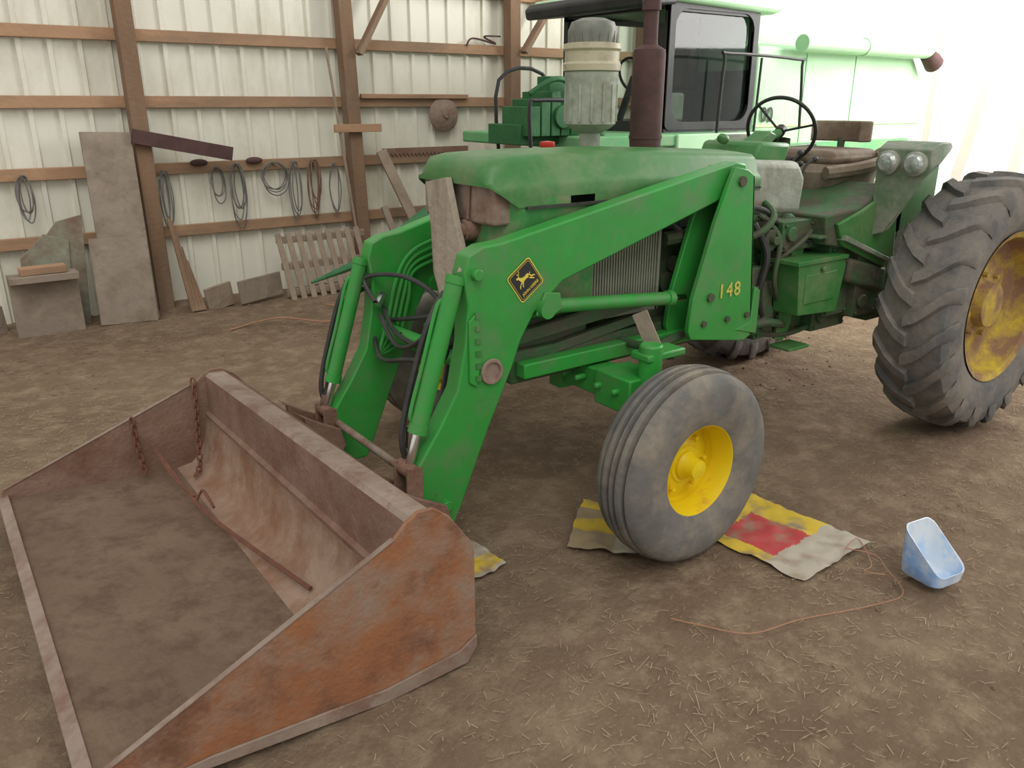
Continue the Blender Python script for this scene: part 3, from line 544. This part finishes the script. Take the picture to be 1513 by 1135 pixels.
# ================================================================ BUILDING
WN=-4.62
b=B();vs=[];x=-8.0;prof2=[]
while x<7.1:
    prof2+=[(x,0),(x+.115,0),(x+.125,.022),(x+.155,.022),(x+.165,0)];x+=.205
for s,d in prof2: vs+=[V(s,WN+d,-.05),V(s,WN+d,3.6)]
b.vf(vs,[[2*i,2*i+2,2*i+3,2*i+1] for i in range(len(prof2)-1)])
M['wall']=mat('ribbed_wall_metal',(.74,.73,.62),(.79,.77,.66),scale=1.5,rough=.55,bump=.05,dirt=(.58,.54,.42),damt=.38,dscale=1.2,stretch=(1,1,.5))
b.fin('wall_back','wall',None,V(0,WN,0),angle=20,kind='structure',label='ribbed off-white sheet metal wall')
wr=bpy.data.materials.new('daylight_glow_panel');wr.use_nodes=True
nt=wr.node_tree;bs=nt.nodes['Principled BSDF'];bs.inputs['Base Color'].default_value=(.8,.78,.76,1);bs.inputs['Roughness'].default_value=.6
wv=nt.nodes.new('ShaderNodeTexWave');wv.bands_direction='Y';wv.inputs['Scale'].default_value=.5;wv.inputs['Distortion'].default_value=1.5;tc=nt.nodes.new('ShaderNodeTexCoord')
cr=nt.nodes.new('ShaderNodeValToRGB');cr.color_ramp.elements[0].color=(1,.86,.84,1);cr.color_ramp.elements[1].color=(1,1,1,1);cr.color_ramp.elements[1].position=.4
nt.links.new(tc.outputs['Object'],wv.inputs[0]);nt.links.new(wv.outputs['Fac'],cr.inputs[0]);nt.links.new(cr.outputs[0],bs.inputs['Emission Color']);bs.inputs['Emission Strength'].default_value=1.1  # washed-out daylight at this end is emitted by the wall itself, in bands
b=B();b.box(7.2,7.24,WN,6,0,5);b.fin('wall_right',wr,None,V(7.2,0,0),kind='structure',label='end wall with bright daylight put in as its own glow')
g=1
for z in (.62,1.13,1.65,2.14,2.65):
    b=B();b.box(-8,7.1,WN+.025,WN+.065,z-.045,z+.045);b.fin('trim_%d'%g,'girt',None,V(0,WN,z),kind='structure',label='horizontal wooden wall rail',bevel=.004);g+=1
for s,ds in ((-2.4,0),(-.57,-.02),(1.30,-.10),(3.08,-.02),(4.9,0)):
    b=B();b.beam(V(s,WN+.13,-.02),V(s+ds,WN+.13,3.5),.125,.125,V(0,1,0));b.fin('trim_%d'%g,'post',None,V(s,WN+.13,0),kind='structure',label='brown wooden support post',bevel=.006);g+=1
for s,z,s2,z2 in ((1.32,2.05,1.75,2.75),(3.15,2.12,3.65,2.8)):
    b=B();b.beam(V(s,WN+.22,z),V(s2,WN+.22,z2),.04,.10,V(0,1,0));b.fin('trim_%d'%g,'post',None,V(s,WN+.2,z),kind='structure',label='diagonal wooden brace');g+=1
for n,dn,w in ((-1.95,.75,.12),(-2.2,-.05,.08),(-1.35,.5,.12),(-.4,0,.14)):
    b=B();b.beam(V(7.1,n,-.02),V(7.1,n+dn,4.5),w,w,V(1,0,0));b.fin('trim_%d'%g,'paleposts',None,V(7.1,n,0),kind='structure',label='wooden post of the end wall, glare painted in as pale glow');g+=1
b=B();nx,ny=260,220
S0,S1,N0,N1=-8,7.2,-4.7,4.5
vs=[]
def pile(s,n): return math.hypot((s-2.3)/1.1,(n+1.1)/1.0)
def fz(s,n):
    z=.012*noise.noise(Vector((s*1.3,n*1.3,0)))+.006*noise.noise(Vector((s*5,n*5,3)))+.003*noise.noise(Vector((s*14,n*14,7)))
    if n<-2.4: z+=.05*max(0,noise.noise(Vector((s*1.5,n*2,9)))+.25)*min(1,(-2.4-n))
    d=pile(s,n)
    if d<1: z+=.07*(1-d)*(1+noise.noise(Vector((s*9,n*9,1))))
    return z-.012
for j in range(ny+1):
    for i in range(nx+1):
        s=S0+(S1-S0)*i/nx;n=N0+(N1-N0)*j/ny;vs.append(V(s,n,fz(s,n)))
b.vf(vs,[[j*(nx+1)+i,j*(nx+1)+i+1,(j+1)*(nx+1)+i+1,(j+1)*(nx+1)+i] for j in range(ny) for i in range(nx)])
fm=mat('dirt_floor_soil',(.148,.100,.066),(.205,.146,.099),scale=1.3,rough=.95,bump=.55,bscale=34,dirt=(.26,.195,.13),damt=.40,dscale=7,spec=.1,spots=(.30,.24,.155),sscale=70,sth=.60)
b.fin('floor',fm,None,V(0,0,0),kind='structure',label='brown packed dirt floor with straw',angle=180,recalc=False)
b=B()
for i in range(52000):
    s=random.uniform(-3.5,5);n=random.uniform(-4.3,2.4)
    if n>bn0-.03 and n<bn1+.03 and -2.12<s<-.95: continue
    dens=noise.noise(Vector((s*.9,n*.9,5)))+.5*noise.noise(Vector((s*3,n*3,8)))+(.5 if pile(s,n)<1.3 else 0)
    if dens<random.uniform(-.4,.5): continue
    a=random.uniform(0,math.pi);l=random.uniform(.004,.020)*(1.0 if random.random()<.95 else 2.2);w=random.uniform(.0006,.0013)
    z=fz(s,n)+.005+random.uniform(0,.002)
    dx,dy=math.cos(a),math.sin(a);dzz=random.uniform(-.05,.12)*l
    b.vf([V(s-dx*l-dy*w,n-dy*l+dx*w,z),V(s-dx*l+dy*w,n-dy*l-dx*w,z),V(s+dx*l+dy*w,n+dy*l-dx*w,z+dzz),V(s+dx*l-dy*w,n+dy*l+dx*w,z+dzz)],[[0,1,2,3]])
b.fin('straw','straw',None,V(0,0,0),kind='stuff',label='scattered dry straw bits on dirt floor',cat='straw',recalc=False)
b=B()
for i in range(5000):
    s=random.uniform(-3,4.5);n=random.uniform(-4.3,2.2)
    if n>bn0-.05 and n<bn1+.05 and -2.15<s<-.95: continue
    pr=.8 if n<-2.6 else max(.06,.7*(1.2-pile(s,n)))
    if random.random()>pr: continue
    r=random.uniform(.003,.010)*(1.6 if pr>.1 else 1);c=V(s,n,fz(s,n)+r*.15)
    vs=[c+Vector((math.cos(a)*r*random.uniform(.7,1.2),math.sin(a)*r*random.uniform(.7,1.2),0)) for a in [k*math.pi/2.5 for k in range(5)]]+[c+UP*r*.6]
    b.vf(vs,[[k,(k+1)%5,5] for k in range(5)])
b.fin('dirt_clods',fm,None,V(0,0,0),kind='stuff',label='small dirt clods scattered on the floor',cat='dirt',recalc=False)
# bags
def bagmat(name,kind):
    m=bpy.data.materials.new(name);m.use_nodes=True;nt=m.node_tree;N=nt.nodes;L=nt.links;bs=N['Principled BSDF'];bs.inputs['Roughness'].default_value=.45
    uv=N.new('ShaderNodeTexCoord');sp=N.new('ShaderNodeSeparateXYZ');no=N.new('ShaderNodeTexNoise');no.inputs['Scale'].default_value=9
    ad=N.new('ShaderNodeMixRGB');ad.inputs[0].default_value=.06;L.new(uv.outputs['UV'],ad.inputs[1]);L.new(no.outputs['Color'],ad.inputs[2]);L.new(ad.outputs[0],sp.inputs[0])
    def ramp(src,st):
        r=N.new('ShaderNodeValToRGB');r.color_ramp.interpolation='CONSTANT';e=r.color_ramp.elements
        e[0].position=st[0][0];e[0].color=(*st[0][1],1);e[1].position=st[1][0];e[1].color=(*st[1][1],1)
        for p,c in st[2:]:
            x=e.new(p);x.color=(*c,1)
        L.new(src,r.inputs[0]);return r.outputs[0]
    Y=(.66,.47,.05);R_=(.52,.07,.07);W=(.46,.41,.33);TN=(.36,.27,.16)
    if kind==0:
        a=ramp(sp.outputs[0],[(0,Y),(.14,W),(.17,Y)]);c=ramp(sp.outputs[0],[(0,Y),(.18,R_),(.68,Y)]);mk=ramp(sp.outputs[1],[(0,(0,0,0)),(.34,(1,1,1)),(.74,(0,0,0))])
    elif kind==1:
        a=ramp(sp.outputs[0],[(0,TN),(.35,(.6,.42,.05)),(.6,TN),(.8,Y)]);c=ramp(sp.outputs[0],[(0,W),(.3,TN),(.7,W)]);mk=ramp(sp.outputs[1],[(0,(0,0,0)),(.5,(1,1,1)),(.8,(0,0,0))])
    else:
        a=ramp(sp.outputs[0],[(0,W),(.6,W)]);c=ramp(sp.outputs[0],[(0,Y),(.7,Y)]);mk=ramp(sp.outputs[1],[(0,(0,0,0)),(.55,(1,1,1)),(.9,(0,0,0))])
    mx=N.new('ShaderNodeMixRGB');L.new(mk,mx.inputs[0]);L.new(a,mx.inputs[1]);L.new(c,mx.inputs[2]);o=mx.outputs[0]
    if kind==0:
        mv=ramp(sp.outputs[1],[(0,(0,0,0)),(.72,(1,1,1))]);m3=N.new('ShaderNodeMixRGB');L.new(mv,m3.inputs[0]);L.new(o,m3.inputs[1]);m3.inputs[2].default_value=(*W,1);o=m3.outputs[0]
    n2=N.new('ShaderNodeTexNoise');n2.inputs['Scale'].default_value=10;n2.inputs['Detail'].default_value=10;r2=N.new('ShaderNodeValToRGB');r2.color_ramp.elements[0].position=.48;r2.color_ramp.elements[1].position=.70
    L.new(uv.outputs['Object'],n2.inputs[0]);L.new(n2.outputs[0],r2.inputs[0]);m2=N.new('ShaderNodeMixRGB');L.new(r2.outputs[0],m2.inputs[0]);L.new(o,m2.inputs[1]);m2.inputs[2].default_value=(.29,.21,.145,1)
    L.new(m2.outputs[0],bs.inputs['Base Color']);return m
def bag(q,kind,label,seed):
    b=B();n=28;A,Bq,Cq,Dq=[Vector((*p,0)) for p in q];vs=[]
    for j in range(n+1):
        for i in range(n+1):
            u,v=i/n,j/n;p=(A*(1-u)+Bq*u)*(1-v)+(Dq*(1-u)+Cq*u)*v
            ed=.014*noise.noise(Vector((p.x*14,p.y*14,seed+4)));e2=.014*noise.noise(Vector((p.x*14,p.y*14,seed+9)))
            z=.004+.016*abs(noise.noise(Vector((p.x*9,p.y*7,seed))))+.007*noise.noise(Vector((p.x*25,p.y*25,seed)))
            vs.append(V(p.x+ed,p.y+e2,z))
    b.vf(vs,[[j*(n+1)+i,j*(n+1)+i+1,(j+1)*(n+1)+i+1,(j+1)*(n+1)+i] for j in range(n) for i in range(n)])
    uvl=b.bm.loops.layers.uv.new('UVMap');b.bm.verts.index_update()
    for f in b.bm.faces:
        for l in f.loops:
            k=l.vert.index;l[uvl].uv=((k%(n+1))/n,(k//(n+1))/n)
    b.fin('feed_bag',bagmat('feed_bag_print_%d'%kind,kind),None,V(q[0][0],q[0][1],.01),label=label,cat='bag',recalc=False,angle=180)
# bag 0: u across the width, v along the length (away from the wheel)
bag([(.15,.62),(.60,.56),(.66,1.23),(.21,1.24)],0,'flattened yellow, red and white feed bag under the front wheel',1)
bag([(-.33,.55),(-.02,.28),(.20,.60),(-.10,.82)],1,'flattened tan and yellow feed bag under the front wheel',2)
bag([(-.90,.25),(-.60,.28),(-.60,.52),(-.88,.54)],2,'flattened white and yellow paper bag beside the bucket',3)
# jug
M['blue']=mat('blue_white_plastic',(.22,.43,.84),(.48,.64,.88),scale=5,rough=.35,bump=.03,dirt=(.74,.79,.84),damt=.48,dscale=7)
M['jugin']=mat('translucent_jug_inside',(.68,.75,.81),(.75,.79,.82),scale=6,rough=.35,bump=.03,dirt=(.34,.55,.86),damt=.42,dscale=9)
jc=V(.60,1.50,.0)
def rsec(z,w,l,r=.03,tilt=0):
    w*=1.1;l*=1.1;z*=1.15;tilt*=1.25
    pts=[]
    for cx,cy,a0 in ((w-r,l-r,0),(-w+r,l-r,90),(-w+r,-l+r,180),(w-r,-l+r,270)):
        for k in range(5):
            a=math.radians(a0+k*22.5);pts.append((cx+r*math.cos(a),cy+r*math.sin(a)))
    pts.append(pts[0])
    ca,sa=math.cos(.15),math.sin(.15)
    return [jc+V(x*ca-y*sa,x*sa+y*ca,max(.012,z-tilt*y/l)) for x,y in pts]
b=B();b.loft([rsec(.012,.060,.065),rsec(.02,.066,.074),rsec(.06,.069,.078,tilt=.015),rsec(.115,.070,.080,tilt=.055)],caps=False);b.vf(rsec(.012,.060,.065)[:-1],[list(range(20))])
b.mi=1;b.loft([rsec(.115,.0695,.0795,tilt=.055),rsec(.114,.066,.076,tilt=.055),rsec(.06,.065,.074,tilt=.015),rsec(.025,.062,.070),rsec(.018,.056,.061)],caps=False);b.vf(rsec(.018,.056,.061)[:-1],[list(range(20))])
b.fin('cut_plastic_jug',['blue','jugin'],None,jc,label='blue and white plastic jug cut open as a tray',cat='jug',recalc=False)
b=B();b.pipe([V(.50,1.22,.03),V(.57,1.30,.015),V(.52,1.38,.010),V(.42,1.50,.008),V(.25,1.47,.008),V(.0,1.38,.008),V(-.20,1.33,.008),V(-.30,1.20,.008),V(-.35,1.12,.008)],.0022,6,8)
b.pipe([V(.50,1.22,.03),V(.62,1.20,.02),V(.50,1.33,.015),V(.44,1.34,.012),V(.48,1.40,.012)],.0022,6,8)
b.fin('twine','orange',None,V(.3,1.45,.01),label='thin frayed orange twine lying on the dirt',cat='twine')
b=B();b.pipe([V(-.4,-3.3,.04),V(.0,-3.4,.05),V(.3,-3.1,.04),V(.6,-3.3,.05),V(.5,-3.6,.05)],.006,6,8);b.fin('extension_cable','orange',None,V(0,-3.3,.03),label='orange extension cord on the ground beside the wall',cat='extension cord')

# ================================================================ WALL CLUTTER
wn=WN+.20
def thing(name,b,m,o,label,cat,bevel=.003,group=None): return b.fin(name,m,None,o,label=label,cat=cat,bevel=bevel,group=group)
b=B();b.beam(V(-.88,wn+.25,.0),V(-.84,wn-.02,1.43),.36,.03,V(0,1,0));b.beam(V(-.93,wn+.30,.0),V(-.90,wn+.16,.65),.42,.02,V(0,1,0));thing('leaning_board',b,'gboard',V(-.88,wn+.2,0),'tall grey-brown board leaning against the wall','board')
b=B();b.beam(V(-.66,wn+.03,1.40),V(.10,wn+.03,1.24),.05,.11);thing('rusty_channel',b,'muf',V(-.3,wn,1.3),'dark rusty steel channel resting on wall rail','steel beam')
b=B();b.prism([(-1.62,0),(-1.18,0),(-1.12,.84),(-1.3,.80),(-1.55,.5)],wn+.1,wn+.13);b.prism([(-1.6,0),(-1.30,0),(-1.24,.66),(-1.4,.72),(-1.58,.55)],wn+.13,wn+.15);thing('sheet_metal_stack',b,'sheet',V(-1.4,wn+.1,0),'old grey-green sheet metal pieces leaning on the wall','sheet metal')
b=B();b.box(-1.70,-1.25,wn+.28,wn+.45,.42,.47);b.box(-1.7,-1.25,wn+.28,wn+.33,.0,.42);thing('wooden_crate',b,'gboard',V(-1.45,wn+.3,0),'broken wooden crate beside the wall','crate')
b=B();b.beam(V(-1.62,wn+.36,.497),V(-1.32,wn+.36,.499),.12,.05);thing('wood_block',b,'girt',V(-1.5,wn+.36,.47),'orange-brown wood block on the broken crate','block')
b=B()
for i in range(9):
    s=.42+i*.093;b.beam(V(s,wn+.32,.0),V(s-.03,wn+.12,.56),.052,.016,V(0,1,0))
for z,o in ((.06,.285),(.28,.21),(.50,.13)): b.box(.38,1.22,wn+o-.045,wn+o,z-.03,z+.03)
thing('pallet',b,'wood',V(.8,wn+.2,0),'weathered wooden pallet leaning against the wall','pallet')
b=B();b.beam(V(1.80,wn+.3,.30),V(1.50,wn+.0,1.22),.10,.03,V(0,1,0));thing('leaning_plank',b,'wood',V(1.8,wn+.3,0),'pale wooden plank leaning beside a post','board')
b=B();b.beam(V(1.60,wn+.35,.0),V(1.45,wn+.1,.72),.06,.03,V(0,1,0));thing('leaning_plank',b,'gboard',V(1.5,wn+.3,0),'grey board leaning behind the post','board')
b=B();b.beam(V(1.23,wn+.05,.05),V(1.02,wn+.0,2.1),.022,.022);thing('wooden_pole',b,'wood',V(1.2,wn+.2,0),'thin wooden pole leaning by the post','pole')
b=B();b.box(1.38,2.55,WN+.065,WN+.10,1.68,1.72);thing('shelf_board',b,'girt',V(2,WN+.08,1.7),'narrow wooden board fixed above the wall rail','board')
b=B();b.box(1.04,1.50,wn+.0,wn+.04,1.39,1.46);thing('short_cleat',b,'girt',V(1.25,wn+.05,1.4),'short wooden cleat nailed across the post','board')
hn=WN+.068
b=B();b.box(1.58,2.55,hn,hn+.012,1.19,1.23)
for i in range(22): b.prism([(1.58+i*.044,1.19),(1.624+i*.044,1.19),(1.602+i*.044,1.15)],hn,hn+.012)
thing('toothed_bar',b,'rust',V(2,wn,1.2),'rusty toothed cutter bar hanging on wall rail','cutter bar',0)
b=B();b.lathe([(0,.05),(.06,.045),(.13,.02),(.165,0),(.163,-.01),(0,-.008)],V(2.27,hn+.012,1.53),V(0,1,0),36,cap=False);b.cyl(V(2.27,hn+.04,1.53),V(2.27,hn+.075,1.53),.03);thing('disc_blade',b,'rustg',V(2.27,hn,1.53),'round rusty disc hanging on the wall','disc',0)
b=B();b.pipe([V(2.55,hn+.01,2.17),V(2.62,hn+.02,2.24),V(2.9,hn+.01,2.20),V(2.75,hn+.02,2.26),V(2.95,hn+.02,2.27)],.009,6,6);thing('bent_rod',b,'muf',V(2.6,wn,2.2),'bent rusty rods tucked behind the wall rail','rod',0)
def coil(s,z,r,hh,nt,col,label):
    b=B();P=[];rs=random.Random(int(s*100)+500)
    for t in range(nt):
        rr_=r*rs.uniform(.7,1.2);h2=hh*rs.uniform(.75,1.2);dx=rs.uniform(-.02,.02)
        for k in range(8):
            a=k*math.pi/4
            P.append(V(s+dx+rr_*math.sin(a),hn+.03+rs.uniform(-.015,.02),z-h2+h2*math.cos(a)))
    b.pipe(P,.0055,5,4);b.cyl(V(s,hn-.01,z-.02),V(s,hn+.06,z-.02),.006);b.fin('cable_coil',col,None,V(s,wn-.03,z),label=label,cat='cable')
coil(.16,1.15,.06,.24,5,'cable','grey cable coil hanging from wall rail')
coil(.0,1.13,.05,.13,3,'cable','loose dark cable coil hanging from wall rail')
coil(.50,1.15,.10,.15,4,'cable','wide grey cable coil hanging from wall rail')
coil(.68,1.15,.05,.22,3,'cable','thin grey cable coil hanging from wall rail')
coil(.86,1.16,.045,.22,6,'rust','brown rusty chain coil hanging from wall rail')
coil(1.06,1.12,.05,.28,2,'cable','thin wire coil hanging from wall rail')
coil(-1.45,1.13,.05,.16,4,'cable','dark wire coil hanging from wall rail')
coil(-.44,1.12,.04,.2,4,'cable','dark cable coil hanging by the post')
for s in (-.14,.33):
    b=B();b.sphere(V(s,hn+.02,1.17),.05,(1.5,.5,.6));b.fin('rag_bundle','muf',None,V(s,wn,1.15),label='dark dirty rag stuffed on the wall rail',cat='rag')
for i,(s0,s1,z,m,l) in enumerate([(-.02,.38,.13,'gboard','grey board lying along the wall'),(-.30,-.06,.10,'wood','short brown board lying along the wall'),(-2.3,-1.75,.12,'gboard','old grey board on the ground by the wall'),(1.85,2.3,.2,'plank','pale board on the ground by the wall')]):
    b=B();b.beam(V(s0,wn+.2,z-.03),V(s1,wn+.12,z),.03,.2);thing('scrap_board',b,m,V(s0,wn+.2,0),l,'board')
b=B()
for i in range(4):
    s=-.42+i*.03;b.beam(V(s,wn+.22,.0),V(s-.05,wn+.02,.75-.12*i),.035,.025,V(0,1,0))
thing('scrap_lumber',b,'post',V(-.4,wn+.2,0),'dark scrap lumber standing by the post','lumber')

# ================================================================ LIGHT / CAMERA
w=bpy.data.worlds.new('World');bpy.context.scene.world=w;w.use_nodes=True
bg=w.node_tree.nodes['Background'];bg.inputs[0].default_value=(1.0,.985,.95,1);bg.inputs[1].default_value=.80
sl=bpy.data.lights.new('daylight','SUN');sl.energy=1.0;sl.angle=math.radians(30);sl.color=(1,.97,.92)
so=bpy.data.objects.new('daylight',sl);C.objects.link(so);so.rotation_euler=(V(.35,-.75,-1)).to_track_quat('-Z','Y').to_euler()
al=bpy.data.lights.new('combine_daylight_boost','AREA');al.energy=620;al.size=3;al.color=(1,.98,.96)  # added lamp near the bright end, washes out the combine side
ao=bpy.data.objects.new('combine_daylight_boost',al);C.objects.link(ao);ao.location=V(6.9,.2,3.4)*K;ao.rotation_euler=(V(5.6,-2.2,1.6)-V(6.9,.2,3.4)).to_track_quat('-Z','Y').to_euler()
cd=bpy.data.cameras.new('camera');cd.sensor_width=36;cd.lens=28.55;cd.clip_start=.05
co=bpy.data.objects.new('camera',cd);C.objects.link(co);co.location=(-2.147,-2.684,1.65);co.rotation_euler=(math.radians(90-19.16),0,math.radians(-36))
bpy.context.scene.camera=co
bpy.context.scene.view_settings.view_transform='Standard'
for ob in list(C.objects):
    if ob.parent is None and ob.type in('MESH','EMPTY'):
        ob.location=ob.location*K;ob.scale=ob.scale*K
co.location=co.location*K
